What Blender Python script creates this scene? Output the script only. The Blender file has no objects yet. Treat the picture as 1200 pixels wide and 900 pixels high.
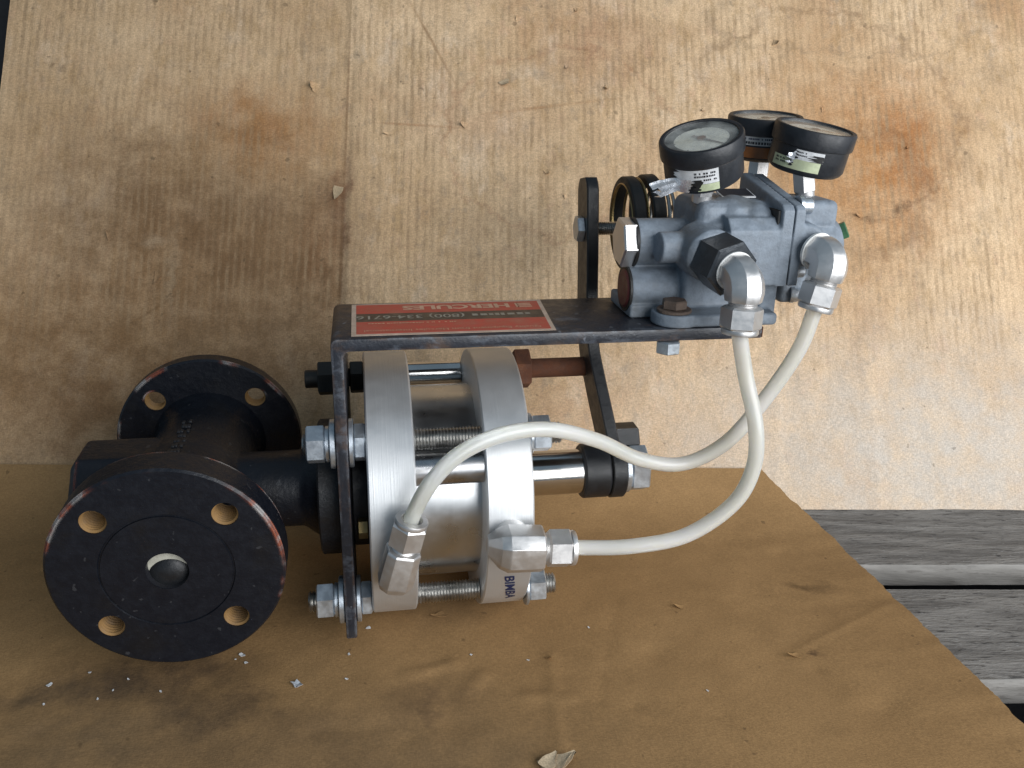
import bpy, bmesh, math, random
import numpy as np
from mathutils import Vector, Matrix

S = 0.001          # everything below is measured in millimetres
sc = bpy.context.scene
C = sc.collection
rnd = random.Random(7)

# ------------------------------------------------------------------ camera
cam_d = bpy.data.cameras.new('camera'); cam = bpy.data.objects.new('camera', cam_d); C.objects.link(cam)
PITCH, YAW, ROLL = 0.347, -0.175, 0.019
def cam_matrix():
    cy, sy, cp, sp = math.cos(YAW), math.sin(YAW), math.cos(PITCH), math.sin(PITCH)
    fw = Vector((-sy*cp, cy*cp, -sp)); r = Vector((cy, sy, 0)); u = r.cross(fw)
    r, u = r*math.cos(ROLL)+u*math.sin(ROLL), u*math.cos(ROLL)-r*math.sin(ROLL)
    m = Matrix((r, u, -fw)).transposed().to_4x4()
    m.translation = Vector((102.8, -476.4, 309.7))*S
    return m
cam.matrix_world = cam_matrix()
cam_d.sensor_fit = 'HORIZONTAL'; cam_d.sensor_width = 36; cam_d.lens = 36*1014.9/1200
cam_d.clip_start = 0.01; cam_d.clip_end = 50
sc.camera = cam

# ------------------------------------------------------------------ light: a wide open doorway in front, to the right
w = bpy.data.worlds.new('World'); sc.world = w; w.use_nodes = True
bg = w.node_tree.nodes['Background']; bg.inputs[0].default_value = (0.55, 0.78, 1.0, 1); bg.inputs[1].default_value = 0.25
def area(name, loc, target, sx, sy, power, col):
    d = bpy.data.lights.new(name, 'AREA'); d.shape = 'RECTANGLE'; d.size = sx; d.size_y = sy; d.energy = power; d.color = col
    o = bpy.data.objects.new(name, d); C.objects.link(o); o.location = loc
    o.rotation_euler = (Vector(target)-Vector(loc)).to_track_quat('-Z', 'Y').to_euler()
    return o
area('doorway_light', (1.00, -1.15, 0.55), (0.30, 0.05, 0.16), 1.7, 1.1, 35, (0.975, 0.985, 1.0))
sc.view_settings.view_transform = 'Standard'; sc.view_settings.look = 'None'
sc.view_settings.exposure = 0; sc.view_settings.gamma = 1
sc.render.engine = 'CYCLES'

# ------------------------------------------------------------------ node helpers
class NT:
    def __init__(s, name):
        s.m = bpy.data.materials.new(name); s.m.use_nodes = True; s.t = s.m.node_tree; s.n = s.t.nodes
        s.b = s.n['Principled BSDF']; s.tc = s.n.new('ShaderNodeTexCoord')
    def link(s, a, b): s.t.links.new(a, b)
    def val(s, sock, v):
        if hasattr(v, 'is_output'): s.link(v, sock)
        else: sock.default_value = v
    def mapping(s, scale=(1, 1, 1), loc=(0, 0, 0), rot=(0, 0, 0), src=None):
        k = s.n.new('ShaderNodeMapping'); s.link(src or s.tc.outputs['Object'], k.inputs[0])
        k.inputs['Scale'].default_value = scale; k.inputs['Location'].default_value = loc; k.inputs['Rotation'].default_value = rot
        return k.outputs[0]
    def noise(s, scale, detail=4, rough=0.55, vec=None, dist=0.0, color=False):
        k = s.n.new('ShaderNodeTexNoise'); k.inputs['Scale'].default_value = scale; k.inputs['Detail'].default_value = detail
        k.inputs['Roughness'].default_value = rough; k.inputs['Distortion'].default_value = dist
        s.link(vec or s.tc.outputs['Object'], k.inputs['Vector'])
        return k.outputs['Color' if color else 'Fac']
    def ramp(s, x, lo, hi, a=0.0, b=1.0):
        k = s.n.new('ShaderNodeMapRange'); k.interpolation_type = 'SMOOTHSTEP'
        s.val(k.inputs[0], x); k.inputs[1].default_value = lo; k.inputs[2].default_value = hi
        k.inputs[3].default_value = a; k.inputs[4].default_value = b
        return k.outputs[0]
    def math(s, op, a, b=0.0):
        k = s.n.new('ShaderNodeMath'); k.operation = op; s.val(k.inputs[0], a); s.val(k.inputs[1], b); return k.outputs[0]
    def mix(s, f, a, b, mode='MIX'):
        k = s.n.new('ShaderNodeMix'); k.data_type = 'RGBA'; k.blend_type = mode
        s.val(k.inputs[0], f); s.val(k.inputs[6], a if hasattr(a, 'is_output') else (*a, 1)); s.val(k.inputs[7], b if hasattr(b, 'is_output') else (*b, 1))
        return k.outputs[2]
    def bump(s, h, strength, dist=0.001, prev=None):
        k = s.n.new('ShaderNodeBump'); k.inputs['Strength'].default_value = strength; k.inputs['Distance'].default_value = dist
        s.val(k.inputs['Height'], h)
        if prev: s.link(prev, k.inputs['Normal'])
        return k.outputs[0]
    def edge(s, radius):
        k = s.n.new('ShaderNodeBevel'); k.samples = 4; k.inputs['Radius'].default_value = radius
        g = s.n.new('ShaderNodeNewGeometry'); d = s.n.new('ShaderNodeVectorMath'); d.operation = 'DOT_PRODUCT'
        s.link(k.outputs[0], d.inputs[0]); s.link(g.outputs['True Normal'], d.inputs[1])
        return s.math('SUBTRACT', 1.0, d.outputs['Value'])
    def out(s, col, rough, metal=0.0, normal=None, **kw):
        s.val(s.b.inputs['Base Color'], col if hasattr(col, 'is_output') else (*col, 1))
        s.val(s.b.inputs['Roughness'], rough); s.val(s.b.inputs['Metallic'], metal)
        if normal: s.link(normal, s.b.inputs['Normal'])
        for k, v in kw.items(): s.val(s.b.inputs[k.replace('_', ' ')], v)
        return s.m

def coated(name, base, rough, dirt=(0.05, 0.03, 0.02), dirt_amt=0.5, wear=None, wear_amt=1.0, edge_r=0.0012, metal=0.0, bump=0.25, bscale=600, spec=0.5, speck=None, rim=None, wt=(0.03, 0.07), scuff=None, mot=0.15, rust=0):
    """paint or plain metal with mottling, dirt patches, chipped edges"""
    t = NT(name)
    n1 = t.noise(45, 5); n2 = t.noise(170, 5, 0.65)
    col = t.mix(t.ramp(n2, 0.35, 0.7), tuple(c*(1-mot) for c in base), tuple(min(1, c*(1+mot)) for c in base))
    col = t.mix(t.math('MULTIPLY', t.ramp(n1, 0.5, 0.72), dirt_amt), col, dirt)
    r = t.ramp(n2, 0.3, 0.7, rough*0.85, min(1, rough*1.2))
    if wear:
        e = t.ramp(t.math('MULTIPLY', t.edge(edge_r), t.noise(95, 6, 0.7)), wt[0], wt[1])
        e = t.math('MULTIPLY', e, t.ramp(t.noise(33, 3), 0.40, 0.55, 0, wear_amt))
        if rim:
            sx = t.n.new('ShaderNodeVectorMath'); sx.operation = 'ADD'; t.link(t.tc.outputs['Object'], sx.inputs[0]); sx.inputs[1].default_value = rim[0]
            sm = t.n.new('ShaderNodeVectorMath'); sm.operation = 'MULTIPLY'; t.link(sx.outputs[0], sm.inputs[0]); sm.inputs[1].default_value = (1, 0, 1)
            ln = t.n.new('ShaderNodeVectorMath'); ln.operation = 'LENGTH'; t.link(sm.outputs[0], ln.inputs[0])
            e = t.math('MULTIPLY', e, t.ramp(ln.outputs['Value'], rim[1], rim[1]+0.003))
        if rim:
            sz = t.n.new('ShaderNodeSeparateXYZ'); t.link(t.tc.outputs['Object'], sz.inputs[0])
            e = t.math('MULTIPLY', e, t.ramp(t.math('ADD', t.noise(21, 3), t.ramp(sz.outputs['Z'], 0.03, 0.115, -0.10, 0.09)), 0.47, 0.56))
        wc = t.mix(t.ramp(t.noise(120, 3), 0.42, 0.6), wear[0], wear[1])
        col = t.mix(e, col, wc)
    if rust:
        col = t.mix(t.ramp(t.noise(28, 6, 0.72, vec=t.mapping((1, 1, 1), (0.7, 0.2, 0.1))), 0.53, 0.66, 0, rust), col, (0.10, 0.058, 0.036))
    if scuff:
        sf = t.ramp(t.noise(1, 5, 0.7, vec=t.mapping((55, 90, 90))), 0.56, 0.68, 0, scuff[1]); col = t.mix(sf, col, scuff[0])
    if speck:
        sp = t.ramp(t.noise(240, 2, 0.4), 0.70, 0.74)
        col = t.mix(t.math('MULTIPLY', sp, 0.8), col, speck)
    return t.out(col, r, metal, t.bump(t.noise(bscale, 4), bump, 0.0005), Specular_IOR_Level=spec)

def turned(name, base, rough, axis=0, freq=2600, amt=0.25, smear=0.3, rv=0.3, metal=1.0):
    """machined metal: fine lines round the axis"""
    t = NT(name); sc_ = [18, 18, 18]; sc_[axis] = freq
    n = t.noise(1, 3, 0.6, vec=t.mapping(tuple(sc_)))
    big = t.noise(28, 5, 0.6)
    col = t.mix(t.ramp(big, 0.35, 0.7), tuple(c*(1-smear) for c in base), base)
    return t.out(col, t.ramp(t.noise(60, 4), 0.3, 0.7, rough*(1-rv), rough*(1+rv)), metal, t.bump(n, amt, 0.0002))

MAT = {}
MAT['iron'] = coated('black_painted_iron', (0.0055, 0.0068, 0.0110), 0.42, (0.009, 0.008, 0.0075), 0.6, ((0.36, 0.10, 0.05), (0.45, 0.42, 0.40)), 1.0, 0.0024, bump=0.5, bscale=420, speck=(0.035, 0.036, 0.04), mot=0.07, spec=0.38, rim=((0.140, 0, -0.075), 0.050), wt=(0.008, 0.035))
MAT['iron_plain'] = coated('black_iron', (0.013, 0.014, 0.018), 0.5, (0.02, 0.017, 0.015), 0.6, bump=0.5, bscale=500)
MAT['bracket'] = coated('chipped_black_steel', (0.016, 0.019, 0.027), 0.42, (0.035, 0.034, 0.036), 0.5, ((0.16, 0.17, 0.19), (0.10, 0.06, 0.04)), 1.0, 0.0018, bump=0.45, bscale=700, speck=(0.12, 0.13, 0.15), wt=(0.010, 0.04), scuff=((0.10, 0.115, 0.14), 0.5), rust=0.55)
MAT['arm'] = coated('black_steel_bar', (0.011, 0.012, 0.014), 0.42, (0.02, 0.02, 0.02), 0.4, ((0.07, 0.075, 0.085), (0.04, 0.04, 0.045)), 0.8, 0.0012)
MAT['rust'] = coated('rusted_steel', (0.105, 0.038, 0.018), 0.85, (0.20, 0.075, 0.03), 0.8, bump=0.9, bscale=900)
MAT['rusty_bolt'] = coated('part_rusted_bolt', (0.12, 0.085, 0.065), 0.7, (0.30, 0.12, 0.055), 0.9, bump=0.6, bscale=900)
MAT['alu'] = turned('turned_aluminium', (0.67, 0.68, 0.685), 0.46, 0, 1100, 0.35, 0.05, 0.10, 0.75)
MAT['barrel'] = turned('aluminium_tube', (0.60, 0.61, 0.615), 0.32, 0, 800, 0.10, 0.10, 0.2, 1.0)
MAT['steel'] = turned('bright_steel_rod', (0.72, 0.70, 0.68), 0.16, 0, 1200, 0.06, 0.2)
MAT['steel_dull'] = turned('dull_steel_rod', (0.62, 0.62, 0.63), 0.30, 0, 700, 0.2, 0.35)
MAT['thread'] = coated('steel_thread', (0.50, 0.49, 0.47), 0.32, (0.2, 0.19, 0.17), 0.5, metal=1.0, bump=0.1)
MAT['zinc'] = coated('zinc_plated', (0.58, 0.63, 0.68), 0.36, (0.40, 0.43, 0.47), 0.7, metal=0.85, bump=0.15)
MAT['dark_bolt'] = coated('darkened_bolt', (0.05, 0.045, 0.04), 0.5, (0.03, 0.025, 0.02), 0.5, metal=0.5)
MAT['nickel'] = coated('nickel_fitting', (0.68, 0.67, 0.66), 0.38, (0.58, 0.57, 0.55), 0.3, metal=0.85, bump=0.08, mot=0.04)
MAT['gunmetal'] = coated('dark_grey_adapter', (0.055, 0.062, 0.070), 0.33, (0.12, 0.13, 0.14), 0.6, metal=0.4, bump=0.3)
MAT['brass'] = coated('brass', (0.40, 0.29, 0.13), 0.40, (0.25, 0.18, 0.09), 0.6, metal=0.9)
MAT['cast'] = coated('grey_painted_casting', (0.205, 0.240, 0.282), 0.52, (0.115, 0.118, 0.115), 0.6, ((0.28, 0.30, 0.33), (0.30, 0.32, 0.34)), 0.5, 0.001, bump=0.5, bscale=750, spec=0.4, wt=(0.012, 0.05))
MAT['gauge'] = coated('black_gauge_case', (0.014, 0.016, 0.020), 0.46, (0.035, 0.038, 0.045), 0.5, ((0.10, 0.075, 0.055), (0.07, 0.07, 0.075)), 0.8, 0.001, bump=0.2)
MAT['rubber'] = coated('black_rubber', (0.012, 0.012, 0.012), 0.55, (0.028, 0.024, 0.020), 0.5, bump=0.3)
MAT['red_plug'] = coated('red_plastic_plug', (0.15, 0.035, 0.03), 0.5, (0.18, 0.05, 0.04), 0.4)
MAT['ptfe'] = coated('white_tape', (0.78, 0.78, 0.76), 0.6, (0.55, 0.53, 0.5), 0.3)
MAT['paper'] = coated('white_sticker', (0.66, 0.67, 0.68), 0.45, (0.30, 0.28, 0.24), 0.5, bump=0.1)
MAT['paper_green'] = coated('pale_green_sticker', (0.50, 0.55, 0.36), 0.45, (0.30, 0.26, 0.15), 0.5, bump=0.1)
MAT['foil'] = coated('torn_foil', (0.78, 0.80, 0.83), 0.25, (0.5, 0.5, 0.5), 0.4, metal=0.6, bump=0.9, bscale=500)
MAT['ink'] = coated('black_print', (0.02, 0.02, 0.025), 0.5, (0.05, 0.05, 0.05), 0.3, bump=0)
MAT['blue_ink'] = coated('blue_print', (0.010, 0.018, 0.070), 0.5, (0.02, 0.03, 0.07), 0.3, bump=0)
MAT['orange'] = coated('orange_band', (0.32, 0.11, 0.025), 0.45, (0.14, 0.06, 0.03), 0.6, bump=0.1)
MAT['green'] = coated('green_plug', (0.05, 0.14, 0.07), 0.4, (0.03, 0.08, 0.05), 0.4)
MAT['dial'] = coated('cream_dial', (0.84, 0.82, 0.72), 0.5, (0.58, 0.52, 0.36), 0.8, bump=0.05)
MAT['label_red'] = coated('red_label', (0.46, 0.050, 0.034), 0.42, (0.40, 0.11, 0.08), 0.6, bump=0.1)
MAT['label_cream'] = coated('cream_label_border', (0.55, 0.42, 0.33), 0.5, (0.40, 0.28, 0.20), 0.5, bump=0.1)
MAT['label_black'] = coated('black_label_band', (0.035, 0.026, 0.022), 0.42, (0.09, 0.07, 0.06), 0.6, bump=0.1)
MAT['label_text'] = coated('pale_lettering', (0.60, 0.36, 0.24), 0.5, (0.45, 0.20, 0.14), 0.5, bump=0)
MAT['label_grey'] = coated('worn_grey_lettering', (0.30, 0.27, 0.22), 0.5, (0.16, 0.14, 0.12), 0.6, bump=0)
MAT['hole'] = coated('rusty_lit_thread', (0.24, 0.135, 0.045), 0.7, (0.10, 0.055, 0.02), 0.6, bump=0.3)  # rust tone with tan light off the cardboard put into it
MAT['ball'] = coated('pale_steel_seat', (0.46, 0.45, 0.38), 0.5, (0.34, 0.31, 0.24), 0.6)

t = NT('milky_nylon')
MAT['tube'] = t.out(t.mix(t.ramp(t.noise(30, 3), 0.35, 0.7), (0.84, 0.84, 0.77), (0.90, 0.90, 0.86)), 0.30, 0.0, None,
                    Transmission_Weight=0.50, IOR=1.40, Subsurface_Weight=0.6, Subsurface_Radius=(0.006, 0.006, 0.005), Subsurface_Scale=1.0, Coat_Weight=0.3, Coat_Roughness=0.12)

t = NT('dusty_gauge_glass')
tr = t.n.new('ShaderNodeBsdfTransparent'); gl = t.n.new('ShaderNodeBsdfGlossy'); gl.inputs['Roughness'].default_value = 0.12
df = t.n.new('ShaderNodeBsdfDiffuse'); df.inputs[0].default_value = (0.75, 0.75, 0.70, 1)
fr = t.n.new('ShaderNodeLayerWeight'); fr.inputs[0].default_value = 0.5
m1 = t.n.new('ShaderNodeMixShader'); m2 = t.n.new('ShaderNodeMixShader')
t.link(t.ramp(t.noise(60, 5), 0.35, 0.75, 0.03, 0.35), m1.inputs[0]); t.link(tr.outputs[0], m1.inputs[1]); t.link(df.outputs[0], m1.inputs[2])
t.link(t.ramp(t.math('POWER', fr.outputs['Facing'], 4.0), 0, 1, 0.03, 0.45), m2.inputs[0]); t.link(m1.outputs[0], m2.inputs[1]); t.link(gl.outputs[0], m2.inputs[2])
t.link(m2.outputs[0], t.n['Material Output'].inputs[0]); MAT['glass'] = t.m

def cardboard(name, light, dark, stains_and_shade, flute=None, speck=(0.05, 0.035, 0.02), speck_amt=0.8, soft_amt=1.0, grain=0.28):
    t = NT(name); P = t.tc.outputs['Object']
    fib = t.noise(1, 3, 0.6, vec=t.mapping((420, 1500, 420))); fib2 = t.noise(1, 3, 0.6, vec=t.mapping((1500, 520, 900)))
    soft = t.noise(7, 5, 0.6); mid = t.noise(34, 6, 0.68)
    col = t.mix(t.ramp(soft, 0.3, 0.7, 0.5-0.5*soft_amt, 0.5+0.5*soft_amt), light, dark)
    col = t.mix(t.ramp(mid, 0.38, 0.70, 0.0, 0.34*soft_amt), col, tuple(c*0.68 for c in dark))
    if flute:
        col = t.mix(t.ramp(t.noise(11, 6, 0.7, vec=t.mapping((1, 0.7, 1), (4, 2, 0))), 0.50, 0.72, 0, 0.42), col, (0.34, 0.15, 0.055))
        col = t.mix(t.ramp(t.noise(15, 6, 0.7, vec=t.mapping((1, 0.8, 1), (9, 5, 0))), 0.52, 0.72, 0, 0.34), col, (0.19, 0.14, 0.095))
        col = t.mix(t.ramp(t.noise(30, 5, 0.7, vec=t.mapping((1, 0.5, 1), (1, 7, 0))), 0.52, 0.70, 0, 0.40), col, (0.70, 0.56, 0.42))
        col = t.mix(t.ramp(t.noise(75, 5, 0.72, vec=t.mapping((1, 0.45, 1), (3, 1, 0))), 0.50, 0.66, 0, 0.42), col, (0.38, 0.24, 0.11))
        col = t.mix(t.ramp(t.noise(110, 4, 0.7, vec=t.mapping((1, 0.6, 1), (8, 2, 0))), 0.54, 0.68, 0, 0.38), col, (0.30, 0.235, 0.17))
        col = t.mix(t.ramp(t.noise(60, 4, 0.7, vec=t.mapping((1, 0.6, 1), (2, 9, 0))), 0.56, 0.70, 0, 0.28), col, (0.55, 0.33, 0.22))
    wob = t.noise(26, 5, 0.66, color=True)
    sub = t.n.new('ShaderNodeVectorMath'); sub.operation = 'SUBTRACT'; t.link(wob, sub.inputs[0]); sub.inputs[1].default_value = (0.5, 0.5, 0.5)
    scl = t.n.new('ShaderNodeVectorMath'); scl.operation = 'SCALE'; t.link(sub.outputs[0], scl.inputs[0]); scl.inputs['Scale'].default_value = 0.060
    add = t.n.new('ShaderNodeVectorMath'); add.operation = 'ADD'; t.link(P, add.inputs[0]); t.link(scl.outputs[0], add.inputs[1])
    PD = add.outputs[0]
    for (x, y, rx, ry, ang, c, amt, ring) in stains_and_shade:
        rot = t.n.new('ShaderNodeVectorRotate'); rot.rotation_type = 'Z_AXIS'; t.link(P if min(rx, ry) < 2.5 else PD, rot.inputs[0])
        rot.inputs['Center'].default_value = (x*S, y*S, 0); rot.inputs['Angle'].default_value = math.radians(ang)
        k = t.mapping((1/(rx*S), 1/(ry*S), 0), (-x/rx, -y/ry, 0), src=rot.outputs[0])
        ln = t.n.new('ShaderNodeVectorMath'); ln.operation = 'LENGTH'; t.link(k, ln.inputs[0]); d = ln.outputs['Value']
        if ring: mk = t.math('MULTIPLY', t.ramp(d, 1-ring, 1.0), t.ramp(d, 1.0, 1+ring, 1, 0))
        else: mk = t.ramp(d, 0.05, 1.25, 1, 0)
        mk = t.math('MULTIPLY', mk, t.ramp(mid, 0.30, 0.66, 0.42*amt, 0.88*amt))
        col = t.mix(mk, col, c)
    if flute:
        sep = t.n.new('ShaderNodeSeparateXYZ'); t.link(P, sep.inputs[0])
        # the panel left of the fold is mixed darker and browner
        col = t.mix(t.ramp(sep.outputs['X'], -0.3565, -0.3555, 0.26, 0.0), col, (0.33, 0.20, 0.095))
        # flutes drawn as broken darker dashes, faint on the lower part
        wv = t.n.new('ShaderNodeTexWave'); wv.wave_type = 'BANDS'; wv.bands_direction = 'X'; wv.inputs['Scale'].default_value = 2*math.pi/(20*flute*S)
        wv.inputs['Distortion'].default_value = 0.6; wv.inputs['Detail'].default_value = 2; wv.inputs['Detail Scale'].default_value = 0.8
        t.link(P, wv.inputs['Vector'])
        up = t.ramp(sep.outputs['Y'], 0.09, 0.19, 0.10, 1.0)
        dash = t.ramp(t.noise(1, 4, 0.7, vec=t.mapping((170, 42, 100))), 0.38, 0.62)
        area_ = t.ramp(t.noise(1, 4, 0.65, vec=t.mapping((14, 10, 14))), 0.34, 0.62, 0.12, 0.75)
        fd = t.math('MULTIPLY', t.math('MULTIPLY', t.ramp(wv.outputs['Fac'], 0.80, 0.15), dash), t.math('MULTIPLY', area_, up))
        col = t.mix(fd, col, tuple(c*0.58 for c in dark))
    gm = t.math('MULTIPLY', t.ramp(fib, 0.36, 0.66, 1+grain*0.30, 1-grain*0.55), t.ramp(fib2, 0.36, 0.68, 1-grain*0.30, 1+grain*0.55))
    gs = t.n.new('ShaderNodeVectorMath'); gs.operation = 'SCALE'; t.link(col, gs.inputs[0]); t.link(gm, gs.inputs['Scale']); col = gs.outputs[0]
    sp = t.ramp(t.noise(130, 2, 0.5), 0.71, 0.76)
    col = t.mix(t.math('MULTIPLY', sp, speck_amt), col, speck)
    h = t.bump(fib, 0.35, 0.0004); h = t.bump(mid, 0.30, 0.0015, h)
    if flute: h = t.bump(t.math('MULTIPLY', wv.outputs['Fac'], up), 0.20, 0.0006, h)
    return t.out(col, 0.82, 0.0, h, Specular_IOR_Level=0.2)

BR = (0.13, 0.065, 0.032); PB = (0.125, 0.066, 0.031); OR = (0.34, 0.145, 0.045); RD = (0.30, 0.12, 0.06); GR = (0.20, 0.155, 0.105); DK = (0.05, 0.035, 0.025)
wall_stains_and_shade = [
    (-357, 330, 1.6, 95, 0, (0.16, 0.095, 0.05), 0.9, 0), (-357, 190, 2.0, 60, 0, (0.08, 0.04, 0.022), 1.0, 0), (-287, 385, 1.8, 52, -28, (0.20, 0.10, 0.04), 0.8, 0), (-497, 157, 1.6, 36, 55, (0.09, 0.055, 0.03), 0.9, 0), (-300, 312, 40, 1.6, 3, (0.30, 0.13, 0.05), 0.7, 0), (-190, 330, 70, 2.0, -8, (0.34, 0.18, 0.08), 0.6, 0),  # thin dark lines: crease shading painted into the colour
    (120, 40, 330, 130, 0, (0.56, 0.50, 0.432), 1.1, 0), (-470, 205, 18, 14, 0, (0.10, 0.078, 0.075), 0.8, 0), (-440, 190, 26, 22, 20, (0.12, 0.088, 0.078), 0.7, 0), (-420, 235, 20, 16, 0, (0.12, 0.09, 0.08), 0.6, 0),  # first entry is a broad paler patch, lower right
    (91, 290, 75, 105, 10, (0.40, 0.17, 0.05), 1.0, 0), (26, 277, 60, 130, 0, (0.42, 0.20, 0.07), 0.8, 0), (110, 300, 30, 60, 0, (0.34, 0.13, 0.04), 0.6, 0), (60, 262, 62, 55, 0, BR, 0.38, 0.22), (45, 330, 110, 90, 20, BR, 0.38, 0.05), (-180, 300, 95, 80, 0, RD, 0.30, 0.05),
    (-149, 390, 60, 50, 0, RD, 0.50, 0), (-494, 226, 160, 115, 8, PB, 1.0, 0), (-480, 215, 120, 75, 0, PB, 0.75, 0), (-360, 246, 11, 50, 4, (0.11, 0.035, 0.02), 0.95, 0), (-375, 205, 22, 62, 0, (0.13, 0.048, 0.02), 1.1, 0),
    (-430, 307, 70, 45, 15, OR, 0.95, 0), (-480, 285, 80, 30, 5, (0.20, 0.115, 0.05), 0.7, 0), (-551, 114, 200, 110, 0, (0.15, 0.075, 0.030), 1.0, 0), (-400, 157, 95, 115, 0, PB, 0.9, 0), (-458, 215, 95, 95, 0, DK, 0.22, 0.08),  # broad patches darken and brown the lower left
    (-228, 215, 75, 50, 0, GR, 0.40, 0), (-249, 318, 70, 34, 0, RD, 0.32, 0), (103, 250, 8, 8, 0, DK, 0.9, 0), (15, 223, 9, 6, 30, DK, 0.8, 0), (66, 236, 14, 5, -15, DK, 0.6, 0),
    (-490, 185, 6, 45, -6, (0.34, 0.26, 0.17), 0.7, 0), (-505, 205, 12, 10, 30, (0.36, 0.27, 0.18), 0.8, 0), (-516, 70, 120, 45, 0, (0.15, 0.07, 0.03), 0.7, 0),
    (-607, 357, 5, 3, 0, DK, 1.0, 0), (-596, 354, 4, 4, 0, DK, 1.0, 0), (69, 420, 120, 40, 0, GR, 0.3, 0.08)]
MAT['wall_card'] = cardboard('stained_cardboard', (0.72, 0.520, 0.325), (0.58, 0.390, 0.222), wall_stains_and_shade, flute=6.2, speck_amt=0.4)
floor_stains_and_shade = [
    (-18, -64, 60, 30, 0, (0.055, 0.038, 0.026), 1.1, 0), (22, -97, 50, 20, 15, (0.06, 0.04, 0.026), 1.0, 0), (-60, -75, 40, 14, -10, (0.07, 0.05, 0.035), 0.8, 0), (-40, -112, 70, 35, 0, (0.10, 0.075, 0.05), 0.6, 0),  # smear under the near flange: stain with its soft shadow painted in
    (375, -37, 24, 9, 10, (0.08, 0.045, 0.02), 0.75, 0), (130, -100, 26, 30, 0, (0.10, 0.062, 0.035), 0.55, 0), (132, -113, 5, 22, 0, (0.07, 0.04, 0.025), 0.6, 0),
    (345, -103, 10, 4, 20, (0.06, 0.03, 0.02), 0.8, 0), (150, -170, 130, 60, 0, (0.17, 0.115, 0.062), 0.5, 0), (60, -140, 120, 50, 0, (0.13, 0.085, 0.05), 0.6, 0), (150, -20, 60, 25, 0, (0.12, 0.07, 0.035), 0.45, 0)]  # last patch darkens the floor below the actuator heads
MAT['floor_card'] = cardboard('brown_cardboard', (0.375, 0.226, 0.100), (0.300, 0.176, 0.075), floor_stains_and_shade, None, speck=(0.10, 0.06, 0.03), speck_amt=0.5, soft_amt=0.75, grain=0.20)
MAT['torn'] = cardboard('torn_cardboard', (0.60, 0.48, 0.33), (0.46, 0.34, 0.21), [])
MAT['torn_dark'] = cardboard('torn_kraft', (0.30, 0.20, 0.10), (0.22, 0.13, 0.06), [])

t = NT('weathered_grey_wood')
g1 = t.noise(1, 5, 0.65, vec=t.mapping((14, 95, 95), (0, 0, 0))); g2 = t.noise(1, 4, 0.7, vec=t.mapping((75, 480, 300)), dist=0.4)
g3 = t.noise(1, 4, 0.6, vec=t.mapping((260, 560, 200)))
col = t.mix(t.ramp(g1, 0.3, 0.68), (0.14, 0.130, 0.120), (0.285, 0.268, 0.248))
col = t.mix(t.ramp(g2, 0.56, 0.66, 0, 0.75), col, (0.026, 0.025, 0.026)); col = t.mix(t.ramp(g3, 0.62, 0.68, 0, 0.6), col, (0.33, 0.325, 0.315))
MAT['wood'] = t.out(col, 0.85, 0.0, t.bump(g2, 0.8, 0.002, t.bump(g1, 0.5, 0.002)), Specular_IOR_Level=0.2)
t = NT('worn_plank_edge')
g1 = t.noise(1, 5, 0.6, vec=t.mapping((20, 130, 130))); g2 = t.noise(1, 4, 0.65, vec=t.mapping((45, 260, 260)))
col = t.mix(t.ramp(g1, 0.3, 0.7), (0.19, 0.18, 0.165), (0.30, 0.285, 0.265)); col = t.mix(t.ramp(g2, 0.56, 0.66, 0, 0.45), col, (0.10, 0.09, 0.08))
MAT['wood_edge'] = t.out(col, 0.7, 0.0, t.bump(g2, 0.5, 0.0015), Specular_IOR_Level=0.3)
MAT['shed'] = coated('dark_shed_wall', (0.030, 0.030, 0.032), 0.8, (0.02, 0.018, 0.018), 0.5)

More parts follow.
